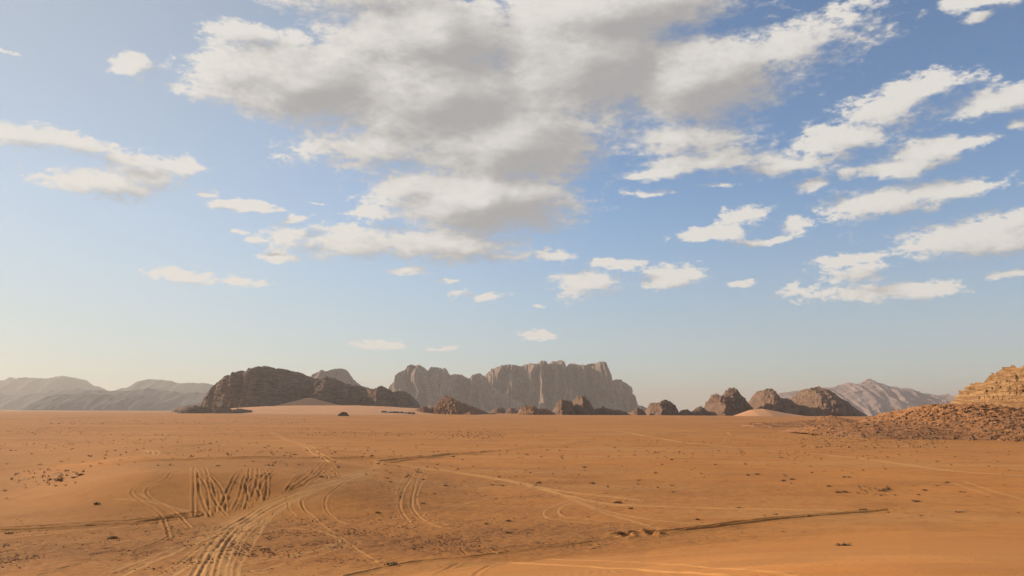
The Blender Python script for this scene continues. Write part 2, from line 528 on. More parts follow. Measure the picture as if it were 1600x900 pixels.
TRK = 0.9                      # how fresh the tracks are
TRACKS = [  # (points in photo pixels, rut half width in metres, depth, rim, tone)
    ([(262, 738), (250, 744), (232, 752), (213, 761), (206, 768), (208, 775), (222, 784), (240, 795), (253, 808), (259, 822), (265, 840)], .13, .09, .11, .15),
    ([(266, 740), (261, 747), (246, 756), (232, 763), (229, 770), (236, 778), (254, 788), (271, 799), (284, 811), (297, 824)], .13, .09, .11, .15),
    ([(303, 730), (303, 750), (303, 780), (303, 808)], .13, .08, .10, .15),
    ([(305, 731), (309, 745), (311, 765), (317, 785), (326, 805)], .13, .08, .10, .15),
    ([(320, 730), (325, 748), (329, 770), (342, 792), (354, 805)], .13, .08, .10, .15),
    ([(310, 744), (320, 757), (325, 775), (327, 808)], .13, .08, .10, .15),
    ([(326, 745), (334, 765), (337, 785), (337, 800)], .13, .07, .09, .15),
    ([(328, 744), (342, 758), (350, 775), (353, 800)], .13, .08, .10, .15),
    ([(387, 735), (372, 738), (364, 748), (355, 768), (345, 792)], .125, .08, .10, .15),
    ([(362, 752), (350, 776), (347, 790)], .12, .06, .08, .15),
    ([(390, 732), (388, 745), (383, 760), (388, 778), (383, 795)], .13, .09, .1, .15),
    ([(403, 732), (404, 740), (400, 757), (406, 775), (406, 784)], .13, .09, .1, .15),
    ([(420, 734), (415, 740), (403, 750), (396, 768), (388, 792)], .125, .08, .1, .15),
    ([(428, 737), (418, 745), (408, 758), (402, 785)], .125, .08, .1, .15),
    ([(384, 743), (380, 750), (374, 775), (364, 796)], .125, .08, .1, .15),
    ([(402, 744), (390, 752), (385, 765), (375, 796)], .125, .08, .1, .15),
    ([(414, 736), (417, 750), (416, 770), (413, 780)], .125, .08, .1, .15),
    ([(386, 757), (378, 775), (370, 797)], .12, .06, .08, .15),
    ([(505, 720), (492, 730), (478, 740), (462, 752), (447, 766)], .125, .08, .1, .15),
    ([(510, 722), (500, 734), (488, 743), (473, 753), (458, 762)], .125, .08, .1, .15),
    ([(516, 720), (502, 737), (493, 746), (477, 758)], .13, .07, .09, .15),
    ([(500, 733), (510, 742), (512, 748), (500, 752), (488, 756)], .13, .07, .09, .15),
    ([(510, 728), (522, 738), (525, 744), (510, 748)], .13, .07, .09, .15),
    ([(478, 738), (466, 744), (455, 756), (448, 764)], .13, .07, .09, .15),
    ([(494, 730), (482, 745), (466, 758)], .13, .07, .09, .15),
    ([(517, 722), (523, 730), (524, 740)], .12, .06, .08, .4),
    # tracks that come in from further back and lead down to the sand face
    ([(417, 668), (421, 674), (430, 680), (455, 690), (475, 698), (486, 708), (505, 717), (512, 722)], .3, .10, .12, .5),
    ([(421, 668), (426, 675), (440, 682), (462, 691), (485, 697), (495, 706), (514, 716), (530, 720)], .3, .10, .12, .5),
    # the swept road
    ([(598, 722), (592, 728), (578, 735), (548, 744), (500, 760), (455, 775), (415, 790), (375, 815), (348, 845), (334, 872), (326, 900)], .16, .08, .09, .7),
    ([(588, 722), (584, 729), (566, 737), (535, 747), (490, 762), (445, 777), (402, 796), (360, 822), (330, 850), (312, 880), (300, 900)], .16, .08, .09, .7),
    ([(578, 738), (530, 754), (480, 772), (430, 792), (394, 815), (370, 842), (356, 870), (350, 900)], .2, .05, .06, .9),
    ([(520, 752), (470, 768), (425, 787), (385, 812), (352, 840), (330, 868), (315, 900)], .2, .05, .06, .9),
    ([(500, 768), (450, 788), (400, 818), (350, 850), (300, 880), (260, 905)], .18, .04, .05, .9),
    ([(420, 793), (380, 812), (330, 838), (280, 860), (220, 885), (190, 900)], .18, .05, .06, .8),
    ([(405, 798), (350, 822), (290, 848), (230, 872), (170, 895)], .16, .04, .05, .6),
    ([(440, 782), (405, 800), (372, 830), (350, 860), (342, 900)], .16, .04, .05, .8),
    ([(450, 790), (420, 812), (400, 840), (375, 880), (368, 905)], .16, .04, .04, .7),
    ([(592, 728), (556, 744), (508, 760), (462, 776), (420, 792), (384, 815), (358, 845), (343, 872), (336, 900)], .125, .08, .08, .7),
    ([(545, 748), (496, 764), (448, 780), (408, 798), (372, 822), (342, 852), (322, 880), (308, 905)], .125, .08, .08, .7),
    ([(430, 800), (398, 824), (376, 850), (362, 880), (358, 905)], .125, .06, .07, .8),
    ([(400, 805), (350, 832), (310, 858), (280, 880), (240, 905)], .125, .07, .07, .6),
    ([(380, 800), (330, 815), (290, 828), (240, 850), (190, 868)], .125, .06, .07, .5),
    # long lines over the plain
    ([(-40, 831), (60, 827), (150, 822), (230, 815), (305, 805)], 0.36, 0.24, 0.26, .1),
    ([(-40, 826), (60, 823), (150, 817), (230, 811), (300, 803)], 0.36, 0.22, 0.24, .1),
    ([(0, 845), (80, 838), (180, 828), (260, 824)], 0.2, 0.08, 0.09, .3),
    ([(-60, 735), (60, 729), (200, 722), (330, 717), (480, 716), (600, 715), (680, 711), (760, 705)], 0.7, 0.25, 0.42, .1),
    ([(600, 722), (640, 717), (720, 710), (800, 703), (880, 695), (940, 687), (1000, 684), (1060, 676), (1105, 670)], 0.9, 0.25, 0.5, .1),
    ([(-60, 676), (80, 673), (220, 669), (360, 665), (420, 664)], 2.2, 0.3, 0.9, .1),
    ([(-60, 702), (80, 699), (250, 698), (330, 694)], 1.1, 0.25, 0.4, .1),
    ([(640, 729), (700, 737), (770, 748), (840, 763), (900, 778), (950, 787), (1050, 792), (1180, 796), (1300, 797)], 0.36, 0.09, 0.1, .9),
    ([(610, 724), (680, 733), (750, 743), (820, 756), (880, 768), (940, 775), (1000, 781)], 0.36, 0.09, 0.1, .8),
    ([(905, 779), (880, 786), (856, 795), (848, 801), (850, 807), (862, 811), (900, 815), (960, 822)], .14, .07, .08, .6),
    ([(935, 776), (905, 783), (880, 791), (871, 798), (873, 804), (888, 809), (930, 813), (1000, 818)], .14, .07, .08, .6),
    ([(900, 785), (940, 800), (990, 815), (1030, 826)], .18, .04, .05, .7),
    ([(860, 768), (920, 790), (980, 806), (1040, 815), (1120, 818)], .18, .04, .05, .7),
    ([(938, 672), (1000, 680), (1060, 690), (1120, 696), (1180, 700)], 0.8, 0.15, 0.2, .9),
    ([(1180, 704), (1260, 708), (1330, 715), (1420, 727), (1500, 737), (1600, 743)], 0.6, 0.12, 0.14, .9),
    ([(1140, 682), (1138, 688), (1130, 694), (1115, 700), (1112, 702)], .3, .12, .14, .3),
    ([(1134, 682), (1131, 688), (1121, 694), (1108, 700)], .3, .12, .14, .3),
    ([(1060, 672), (1090, 670), (1130, 674), (1140, 680)], .4, .06, .08, .7),
    ([(1490, 755), (1515, 764), (1545, 774)], .16, .06, .08, .7),
    ([(1510, 753), (1545, 765), (1580, 775), (1620, 785)], .16, .06, .08, .7),
    ([(1180, 704), (1260, 702), (1330, 701)], 1.0, 0.2, 0.35, .1),
    # foot of the viewpoint dune
    ([(540, 900), (640, 880), (740, 870), (850, 856), (960, 842), (1080, 832), (1200, 820), (1330, 812), (1450, 806)], 0.17, 0.11, 0.1, .2),
    ([(690, 863), (780, 857), (880, 849), (970, 838)], 0.16, 0.1, 0.09, .2),
    ([(690, 897), (780, 882), (900, 864), (960, 848)], 0.14, 0.06, 0.06, .2),
    ([(960, 836), (1000, 833), (1050, 829), (1120, 820), (1200, 811), (1300, 803), (1400, 795)], 0.3, 0.3, 0.2, .0),
    ([(1020, 834), (1080, 828), (1140, 821), (1220, 812), (1320, 804), (1390, 798)], 0.26, 0.26, 0.18, .0),
    ([(700, 880), (800, 880), (900, 885), (1000, 890), (1100, 897), (1160, 905)], .22, -.07, .0, .4),
    ([(850, 873), (1000, 879), (1120, 887), (1250, 900)], .2, -.05, .0, .3),
    ([(715, 882), (700, 890), (680, 898)], .2, .06, .04, .0),
    ([(765, 884), (750, 893), (738, 902)], .2, .06, .04, .0),
    ([(680, 852), (692, 859)], .12, .08, .05, .0), ([(720, 858), (730, 868)], .12, .08, .05, .0), ([(760, 857), (778, 866)], .12, .08, .05, .0),
    # swirls on the gravelly floor
    ([(648, 736), (640, 750), (630, 766), (625, 785), (628, 800), (640, 815)], .14, .06, .06, .5),
    ([(660, 736), (650, 752), (646, 768), (643, 785), (648, 800), (665, 815), (690, 825)], .14, .06, .06, .5),
    ([(666, 742), (655, 762), (650, 780), (655, 795)], .12, .05, .05, .5),
    ([(634, 738), (622, 756), (617, 772)], .12, .04, .04, .5),
    ([(470, 782), (474, 795), (490, 808), (510, 825), (530, 840), (560, 860), (590, 880)], .12, .05, .05, .4),
    ([(505, 766), (480, 775), (472, 785), (478, 800), (495, 812)], .12, .05, .05, .4),
    ([(530, 762), (512, 775), (508, 790), (516, 805), (545, 820)], .12, .05, .05, .4),
    ([(555, 745), (530, 760), (512, 768)], .12, .04, .05, .4),
    ([(450, 785), (452, 796), (462, 806)], .12, .05, .05, .4),
    ([(400, 835), (450, 825), (500, 830), (530, 845), (500, 858), (430, 870), (380, 880)], .12, .04, .04, .6),
    ([(520, 850), (470, 866), (400, 880), (330, 893)], .15, .05, .06, .7),
    ([(560, 846), (500, 866), (430, 885), (380, 895)], .15, .05, .06, .6),
    ([(700, 820), (660, 805), (690, 795), (760, 780), (800, 775)], .12, .03, .04, .5),
    ([(180, 780), (240, 785), (300, 800)], .12, .04, .05, .6), ([(215, 772), (260, 790), (305, 806)], .12, .04, .05, .5),
    ([(225, 703), (230, 706), (228, 710), (222, 711)], .25, .07, .09, .5), ([(233, 703), (238, 706), (236, 710), (230, 711)], .25, .07, .09, .5),
    ([(241, 703), (247, 706), (245, 710), (238, 711)], .25, .07, .09, .5),
    ([(0, 860), (100, 850), (200, 845), (300, 838)], .14, .04, .05, .5), ([(60, 900), (130, 880), (220, 862), (320, 845)], .14, .04, .05, .5),
    ([(380, 655), (384, 665)], .5, .1, .12, .3), ([(386, 655), (390, 664)], .5, .1, .12, .3),
    ([(870, 664), (880, 670), (960, 671), (1060, 664)], 2.2, 0.3, 0.6, .1),
]


def smooth_line(pts, n=9):
    """Catmull-Rom through world points"""
    p = [np.array(q, float) for q in pts]
    if len(p) == 2:
        return np.array(p)
    p = [2 * p[0] - p[1]] + p + [2 * p[-1] - p[-2]]
    out = []
    for i in range(1, len(p) - 2):
        for k in range(n):
            t = k / n
            out.append(0.5 * (2 * p[i] + (p[i + 1] - p[i - 1]) * t + (2 * p[i - 1] - 5 * p[i] + 4 * p[i + 1] - p[i + 2]) * t * t
                              + (3 * p[i] - p[i - 1] - 3 * p[i + 1] + p[i + 2]) * t ** 3))
    out.append(p[-2])
    return np.array(out)


def build_ground():
    azi, rr = polar_grid()
    na, nr = len(azi), len(rr)
    A, Rr = np.meshgrid(azi, rr, indexing='ij')
    x = (np.sin(A) * Rr); y = (np.cos(A) * Rr)
    z = ground_base(x, y)
    inview = np.abs(A) < R(39)
    D = Rr
    De = np.interp(A, EDGE_AZ, EDGE_D)
    dune = sstep(1.06, 0.70, D / De)
    # gravelly floor
    lx, ly = x, y
    g = np.zeros_like(z)
    for (cx, cy, rx, ry, s) in [(520, 835, 34, 14, 1.0), (120, 860, 26, 9, 1.0), (700, 770, 30, 30, .55), (420, 875, 16, 6, .8), (820, 750, 40, 40, .5),
                                (1050, 760, 30, 40, .35)]:
        wx, wy = hit(cx, cy)
        g = np.maximum(g, s * np.exp(-(((lx - wx) / rx) ** 2 + ((ly - wy) / ry) ** 2) * 1.2))
    far = sstep(110, 400, D)
    g = np.maximum(g, far * (0.42 + 0.35 * fbm(x / 90, y / 45, oct=3, seed=12)))
    g = np.clip(g * (0.75 + 0.6 * fbm(x / 9, y / 9, oct=3, seed=14)), 0, 1) * (1 - dune)
    lat = sstep(-0.58, -0.42, A) * (1 - sstep(-0.30, -0.17, A))
    g = g * (1 - 0.9 * lat * sstep(74, 78, y) * (1 - sstep(93, 100, y)))
    m = inview & (D < 420)
    idx = np.nonzero(m.ravel())[0]
    X = x.ravel()[idx]; Y = y.ravel()[idx]; DD = D.ravel()[idx]
    G = g.ravel()[idx]; DU = dune.ravel()[idx]
    dz = np.zeros(len(idx)); tr = np.zeros(len(idx)); sc = np.zeros(len(idx))
    # small relief, each scale fading out where the mesh can no longer carry it
    dz += 0.07 * fbm(X / 6, Y / 5, oct=3, seed=21) * (1 - DU * .7)
    dz += 0.075 * (0.22 + G) * fbm(X / .9, Y / .9, oct=3, seed=22) * (1 - sstep(110, 260, DD)) * (1 - DU * .85)
    wx = X + 0.5 * noise(X / 4, Y / 4, seed=31); wy = Y + 0.6 * noise(X / 5, Y / 3.5, seed=32)
    rip = np.sin((wx * 0.96 + wy * 0.20) * 2 * math.pi / 0.42 + 1.5 * noise(X / 1.5, Y / 1.5, seed=33))
    azv = np.arctan2(X, Y)
    dz += 0.022 * rip * DU * sstep(-0.05, 0.35, azv) * (1 - sstep(42, 60, DD)) * np.clip(0.55 + 0.8 * noise(X / 6, Y / 5, seed=34), 0, 1)
    dz += 0.05 * noise((X * .25 + Y) / 2.2, X / 22, seed=35) * DU
    # tyre tracks
    order = np.argsort(Y); Ys = Y[order]
    for (pts, hw, dep, rim, tone) in TRACKS:
        wp = smooth_line([hit(*p) for p in pts])
        reach = hw * 3.2
        lo = np.searchsorted(Ys, wp[:, 1].min() - reach); hi = np.searchsorted(Ys, wp[:, 1].max() + reach)
        cand = order[lo:hi]
        cand = cand[(X[cand] > wp[:, 0].min() - reach) & (X[cand] < wp[:, 0].max() + reach)]
        if not len(cand):
            continue
        best = np.full(len(cand), 1e9)
        cx, cy = X[cand], Y[cand]
        for a, b in zip(wp[:-1], wp[1:]):
            L = b - a; q = max(L @ L, 1e-9)
            sub = np.nonzero((cx > min(a[0], b[0]) - reach) & (cx < max(a[0], b[0]) + reach) & (cy > min(a[1], b[1]) - reach) & (cy < max(a[1], b[1]) + reach))[0]
            if not len(sub):
                continue
            t = np.clip(((cx[sub] - a[0]) * L[0] + (cy[sub] - a[1]) * L[1]) / q, 0, 1)
            d = np.hypot(cx[sub] - a[0] - t * L[0], cy[sub] - a[1] - t * L[1])
            best[sub] = np.minimum(best[sub], d)
        s = best / hw
        jag = 0.88 + 0.28 * noise(cx * .8, cy * .8, seed=41)
        prof = TRK * (0.42 if tone >= .6 else 0.62 if tone <= .1 or tone == .2 else 1.0) * (-dep * np.exp(-(s / 0.75) ** 4) + rim * np.exp(-((s - 1.55) / 0.55) ** 2))
        dz[cand] += np.where(s < 3.2, prof * jag, 0)
        k = np.where(s < 2.6, np.exp(-(s / 1.5) ** 2) * tone, 0)
        tr[cand] = np.maximum(tr[cand], k)
    # the pale swept strip of the road and two dug pits
    road = smooth_line([hit(*p) for p in [(585, 735), (500, 764), (430, 788), (380, 815), (345, 850), (325, 900)]])
    dmin = np.full(len(X), 1e9)
    near = np.nonzero((X > -45) & (X < -10) & (Y > 30) & (Y < 150))[0]
    for a, b in zip(road[:-1], road[1:]):
        L = b - a; t = np.clip(((X[near] - a[0]) * L[0] + (Y[near] - a[1]) * L[1]) / (L @ L), 0, 1)
        dmin[near] = np.minimum(dmin[near], np.hypot(X[near] - a[0] - t * L[0], Y[near] - a[1] - t * L[1]))
    rw = np.exp(-(dmin / 2.0) ** 2) * (0.6 + 0.4 * noise(X / 1.2, Y / 4, seed=51))
    tr = np.maximum(tr, rw * 0.75)
    for (px, py, r, dep) in [(976, 836, .55, .55), (1018, 834, .5, .45), (1000, 833, .35, .25)]:
        wx, wy = hit(px, py)
        d = np.hypot((X - wx) * 1.0, (Y - wy) * .55) / r
        dz += -dep * np.exp(-(d / .8) ** 4) + dep * .3 * np.exp(-((d - 1.5) / .5) ** 2) * (0.6 + .6 * noise(X * 2.5, Y * 2.5, seed=52))
    zf = z.ravel(); zf[idx] += dz
    T = np.zeros(zf.shape); T[idx] = tr
    co = np.stack([x.ravel(), y.ravel(), zf], -1)
    me = mesh_from("ground", co, grid_faces(na, nr)[:, ::-1])
    attr(me, 'gravel', g.ravel()); attr(me, 'track', T); attr(me, 'dune', dune.ravel()); attr(me, 'brown_sand', (sstep(-.16, -.40, A) * sstep(55, 70, D) * (1 - sstep(150, 320, D)) * np.clip(.75 + .5 * noise(x / 30, y / 18, seed=61), 0, 1)).ravel())
    o = link("ground", me, M_SAND)
    tag(o, "wide orange desert sand plain crossed by tyre tracks", "desert ground", kind='structure')
    return o


GROUND = build_ground()

# ------------------------------------------------------------------ rock formations and hills
def formation(name, label, cat, outline, D, depth, mat, kind=None, base=-3.0, res=0.8, p=3.5, q=None, jag=1.0,
              flute=0.0, flute_w=40.0, flute_tall=6.0, strata=0.0, strata_h=8.0, block=0.0, block_w=10.0, rough=0.0, rough_w=20.0,
              talus=0.0, skew=0.0, crack=0.45, seed=1, nf=70, smooth=False, crest=0.5, lean=0.0):
    q = q or p
    o = np.array(outline, float)
    n = int((o[-1, 0] - o[0, 0]) / res) + 2
    px = np.linspace(o[0, 0], o[-1, 0], n)
    py = np.interp(px, o[:, 0], o[:, 1])
    if jag:
        py = py + jag * (fbm(px / 7.0, px * 0 + seed, oct=4, gain=.6, seed=seed)) * np.interp(px, [o[0, 0], o[0, 0] + 6, o[-1, 0] - 6, o[-1, 0]], [0, 1, 1, 0])
    Dc = D + depth * crest + (np.interp(px, [k[0] for k in skew], [k[1] for k in skew]) if isinstance(skew, list) else skew * (px - px[0]))
    X, _, Z = P(px, py, Dc)
    H = np.maximum(Z - base, 0.4)
    Hm = H.max()
    Wd = depth * crest * (0.25 + 0.75 * np.sqrt(H / Hm))
    nb = max(10, nf // 4)
    ph = np.concatenate([np.linspace(0, math.pi / 2, nf), np.linspace(math.pi / 2, math.pi, nb)[1:]])
    d = -np.sign(np.cos(ph)) * np.abs(np.cos(ph)) ** (2 / p)
    g = np.abs(np.sin(ph)) ** (2 / q)
    # even out the front spacing along the profile
    L = np.concatenate([[0], np.cumsum(np.hypot(np.diff(d[:nf]) * depth * crest, np.diff(g[:nf]) * Hm))])
    tt = np.linspace(0, L[-1], nf)
    df, gf = np.interp(tt, L, d[:nf]), np.interp(tt, L, g[:nf])
    d = np.concatenate([df, d[nf:]]); g = np.concatenate([gf, g[nf:]])
    nv = len(d)
    x = np.repeat(X[:, None], nv, 1)
    y = (Dc + Wd * 0)[:, None] + Wd[:, None] * d[None, :]
    z = base + H[:, None] * g[None, :]
    gg = np.repeat(g[None, :], n, 0)
    front = np.where(np.arange(nv) < nf, 1.0, -1.0)[None, :]
    hz = z - base
    if talus:
        y = y - front * talus * np.clip(1 - hz / (0.35 * Hm), 0, 1) ** 1.6
    amp = sstep(0, 0.12, gg) * np.clip(H / Hm, .15, 1)[:, None]
    ny = -front * (1 - gg ** 4 * .8); nz = gg ** 4 * .8
    if flute:
        fx = x / flute_w + 0.25 * noise(x / flute_w, z / flute_w, seed=seed + 3)
        fl = 1 - np.abs(noise(fx, z / (flute_w * flute_tall), y * 0 + 1.5, seed=seed)) * 2
        fl2 = 1 - np.abs(noise(fx * 2.7, z / (flute_w * flute_tall * .5), y * 0 + 2.5, seed=seed + 1)) * 2
        fl3 = noise(fx * 6.5, z / (flute_w * 2.0), y * 0, seed=seed + 2)
        y = y - front * flute * amp * (fl * .6 + fl2 * .35 + fl3 * .2 - .3)
    if strata:
        s = hz / strata_h + 0.35 * noise(x / 60, y / 60, seed=seed + 7) + 0.55 * noise(x / (strata_h * 3.5), hz / (strata_h * 3), seed=seed + 17)
        led = (s - np.floor(s)); led = np.where(led < .8, (led / .8) ** 2, (1 - led) / .2)
        led2 = noise(s * 2.3, x / 90, seed=seed + 8)
        y = y + front * strata * amp * (led * .6 + led2 * .5)
    if block:
        f1, fd, cv = worley(x / block_w, y / block_w, z / (block_w * .8), seed)
        b1 = (1 - f1) * .7 + (cv - .5) * .9 - np.exp(-fd * 9) * crack
        f1, fd, cv = worley(x / block_w * 2.6, y / block_w * 2.6, z / (block_w * .3), seed + 2)
        b2 = (1 - f1) * .5 + (cv - .5) * .6 - np.exp(-fd * 8) * crack * .8
        dsp = block * amp * (b1 - .4 + b2 * .45)
        y = y + ny * dsp; z = z + nz * dsp; x = x + 0.35 * dsp * noise(x / block_w, z / block_w, seed=seed + 4)
    if rough:
        r_ = fbm(x / rough_w, y / rough_w, z / rough_w, oct=5, gain=.55, seed=seed + 11, ridged=True)
        dsp = rough * amp * r_
        y = y + ny * dsp; z = z + nz * dsp * .8
        x = x + rough * .5 * amp * fbm(x / rough_w, y / rough_w, z / rough_w, oct=3, seed=seed + 13)
    cx, cy = float(X.mean()), float(D + depth * .3)
    co = np.stack([x - cx, y - cy, z], -1).reshape(-1, 3)
    me = mesh_from(name, co, grid_faces(n, nv), smooth)
    ob = link(name, me, mat, (cx, cy, 0))
    return tag(ob, label, cat, kind=kind)


# --- far hazy ranges on the left
formation("mountain", "palest long hazy mountain ridge on the far left horizon", "mountain",
          [(-160, 612), (-80, 602), (0, 598), (20, 594), (47, 593), (67, 595), (95, 593), (106, 591), (122, 594), (132, 600), (140, 604), (155, 606), (170, 612), (200, 622), (230, 640)],
          12600, 1800, M_HILL, 'structure', -50, 1.0, 1.7, 1.3, 1.2, flute=260, flute_w=500, flute_tall=1.5, rough=90, rough_w=500, seed=2, nf=40, smooth=True)
formation("mountain", "pale hazy mountain ridge right of a gap, above the grey hills", "mountain",
          [(150, 640), (170, 622), (184, 611), (192, 608), (200, 609.5), (212, 604), (225, 597.5), (235, 596), (265, 596.5), (277, 599), (300, 600), (332, 603), (340, 609), (352, 619), (380, 640)],
          12000, 1600, M_HILL, 'structure', -50, 1.0, 1.7, 1.3, 1.0, flute=240, flute_w=460, flute_tall=1.5, rough=80, rough_w=460, seed=3, nf=40, smooth=True)
formation("hill", "low pale grey hill at the left edge of the horizon", "hill",
          [(-160, 622), (-60, 619), (0, 617), (20, 617), (45, 617), (67, 615.5), (80, 617), (87, 616), (90, 612.5), (107, 613), (127, 609.5), (140, 613), (170, 616), (210, 625), (260, 640)],
          9600, 1400, M_HILL, 'structure', -30, 1.0, 1.7, 1.3, 1.0, flute=150, flute_w=320, flute_tall=1.3, rough=60, rough_w=300, seed=4, nf=40, smooth=True)
formation("hill", "grey rolling hill ridge behind the dark humped hill on the left", "hill",
          [(90, 640), (105, 626), (120, 618.5), (132, 613), (150, 612), (170, 613), (200, 612.5), (230, 610), (240, 610), (257, 613), (275, 614), (290, 617.5), (305, 615.5), (342, 617), (380, 625), (430, 640)],
          8200, 1100, M_HILL, 'structure', -25, 1.0, 1.7, 1.3, 1.2, flute=120, flute_w=240, flute_tall=1.3, rough=50, rough_w=220, seed=5, nf=45, smooth=True)
formation("hill", "darkest long humped grey hill low on the left horizon", "hill",
          [(20, 642), (37, 640), (57, 634), (75, 626), (92, 619), (110, 617), (140, 616), (160, 618), (185, 620), (215, 619), (240, 624), (270, 632), (300, 641)],
          6800, 900, M_HILL, 'structure', -15, 0.9, 1.7, 1.3, 1.0, flute=90, flute_w=190, flute_tall=1.2, rough=40, rough_w=170, seed=6, nf=45, smooth=True)

# --- jebels in the middle distance
formation("mountain", "small jagged hazy peak showing behind the long dark bluff", "mountain",
          [(470, 640), (480, 610), (492, 587), (505, 580.5), (511, 584), (520, 580), (530, 578), (537, 579), (545, 585), (550, 594), (557, 600), (564, 604), (580, 608), (610, 620), (640, 640)],
          5600, 500, M_JEBEL, 'structure', -10, 0.6, 2.4, 1.8, 2.0, flute=70, flute_w=70, flute_tall=3, rough=35, rough_w=90, talus=60, skew=[(470, 250), (510, 0), (640, 400)], seed=7)
formation("mountain", "grey notched mountain with sloping crest, left of the tall cliffs", "mountain",
          [(598, 640), (604, 622), (610, 609), (617, 598), (625, 587), (635, 576.5), (640.5, 572), (646, 570.5), (648, 573), (653, 570.5), (659, 573), (664, 577), (668, 581.5), (671.5, 581), (676, 576),
           (683, 575.5), (690, 577.5), (692, 579), (696, 577.5), (701, 584), (705, 587.5), (713, 585), (720, 585.5), (726, 589), (733, 591.5), (741, 587.5), (750.5, 584.5), (759, 590), (768.5, 602), (777, 609), (800, 622), (840, 641)],
          6600, 500, M_JEBEL, 'structure', -10, 0.65, 3.0, 2.4, 1.5, flute=320, flute_w=150, flute_tall=4, strata=6, strata_h=90, block=14, block_w=60, rough=13, rough_w=70, talus=160, skew=[(598, 420), (636, 60), (650, 0), (672, 120), (680, 60), (760, 240), (840, 420)], seed=18, nf=90)
formation("mountain", "tallest flat topped mountain with upright fluted cliffs in the middle", "mountain",
          [(735, 640), (748, 612), (760, 589), (768, 578.5), (789, 573), (794, 571), (806.5, 573.5), (813.5, 574), (827.5, 570), (836, 572), (843, 568), (849, 566.5), (855.5, 570.5), (866, 566), (876.5, 564), (880, 567),
           (885, 574.5), (889, 570.5), (894, 568.5), (899, 571), (915, 571.5), (922, 568.5), (932.5, 569.5), (938, 568.5), (943, 572.5), (950, 585.5), (952, 596), (955, 597), (959.5, 595), (969, 595), (975, 600), (983, 604), (988.5, 619), (994, 633), (1009, 638), (1030, 642)],
          7200, 600, M_JEBEL, 'structure', -10, 0.65, 4.5, 4.0, 1.6, flute=360, flute_w=110, flute_tall=6, strata=7, strata_h=90, block=14, block_w=60, rough=13, rough_w=60, talus=210, skew=[(735, 620), (770, 330), (800, 60), (845, 0), (950, 330), (1030, 700)], seed=29, nf=100)
formation("mountain", "broad pale pinkish mountain on the right behind the dark rock", "mountain",
          [(1195, 628), (1210, 619), (1222, 616), (1246, 613.5), (1270, 612), (1294, 608.5), (1310, 604), (1325.5, 600.5), (1337, 603), (1348, 597.7), (1357, 597), (1366, 600.5), (1386, 606), (1420, 611), (1442.5, 615), (1465, 620), (1478.5, 618),
           (1490, 621), (1503, 624), (1540, 633), (1620, 645), (1700, 655)],
          8500, 1900, M_PALE, 'structure', -120, 0.7, 1.5, 1.15, 1.0, flute=150, flute_w=240, flute_tall=1.4, rough=80, rough_w=330, block=12, block_w=110, crack=.4, seed=40, nf=90)

# --- the long bluff
formation("sandstone_bluff", "huge dark rounded sandstone bluff, left of the middle", "bluff",
          [(281, 643), (295, 635), (317, 632.5), (338, 628.5), (341, 619.5), (349, 609.5), (355, 606.5), (362, 597.5), (372, 588.5), (379, 588), (383, 591.5), (386, 601.5), (388.5, 586.5), (392, 583), (399, 582.5), (412, 578), (430, 577), (450, 579),
           (465, 583), (480, 589), (492, 592.5), (502, 601), (508, 608.5), (516, 625.5), (522, 645)],
          2600, 420, M_BLUFF, None, -3, 0.6, 4.5, 3.6, 1.1, flute=70, flute_w=85, flute_tall=3, strata=9, strata_h=17, block=10, block_w=34, rough=4, rough_w=16, crack=.7, skew=[(281, 330), (345, 170), (388, 10), (420, 0), (522, 160)], seed=51, nf=90)
formation("sandstone_ridge", "dark lumpy lower rock ridge joined to the right end of the bluff", "bluff",
          [(494, 645), (498, 620), (500, 600), (505, 594), (515, 592), (526, 594), (532, 600), (542, 600), (552, 602), (560, 605), (570, 606), (575, 610), (592, 608), (599, 605), (607, 609), (612, 614), (630, 612), (637, 615), (645, 622), (652, 631), (658, 643)],
          2560, 300, M_BLUFF, None, -3, 0.5, 3.4, 2.8, 1.6, flute=30, flute_w=42, flute_tall=2.5, strata=5, strata_h=12, block=13, block_w=24, rough=5, rough_w=16, skew=[(494, 90), (520, 10), (570, 70), (600, 0), (612, 10), (658, 120)], seed=52, nf=80)
APRON = formation("sand_dune", "broad low sand slope along the foot of the dark bluff", "sand slope",
          [(300, 645), (340, 641.5), (375, 637), (420, 634.5), (470, 633.5), (560, 633.5), (600, 635), (650, 638), (690, 643), (720, 646)],
          2150, 640, M_DUNE, 'structure', -2, 1.0, 1.5, 1.1, 0.25, seed=53, nf=40, smooth=True)
formation("sand_dune", "pointed pink sand drift banked against the dark bluff", "sand drift",
          [(405, 640), (425, 635), (440, 631.5), (465, 625.5), (477, 622), (485, 621.3), (493, 622.5), (500, 625), (525, 631.5), (550, 636), (570, 640)],
          2450, 230, M_DUNE, 'structure', -3, 1.0, 1.5, 1.1, 0.0, seed=54, nf=30, smooth=True)
formation("rock_outcrop", "low dark rock shelf at the left foot of the bluff", "rock outcrop",
          [(283, 644), (296, 640), (304, 636), (312, 634.5), (322, 637), (329, 641), (340, 642), (344, 636), (349, 634), (355, 637), (362, 641), (380, 639), (388, 641), (400, 644)],
          2180, 90, M_BLUFF, None, -2, 0.4, 2.8, 2.2, 1.6, block=9, block_w=8, rough=3, rough_w=6, seed=55, nf=40)
formation("boulder", "lone dark boulder on the plain before the sand slope", "boulder",
          [(528, 649), (532, 645.5), (537, 643.6), (541, 644.5), (545, 649)], 1500, 14, M_BLUFF, None, -.5, 0.25, 3.0, 2.2, 0.9, block=3.2, block_w=4, rough=1.0, rough_w=2, seed=56, nf=26)

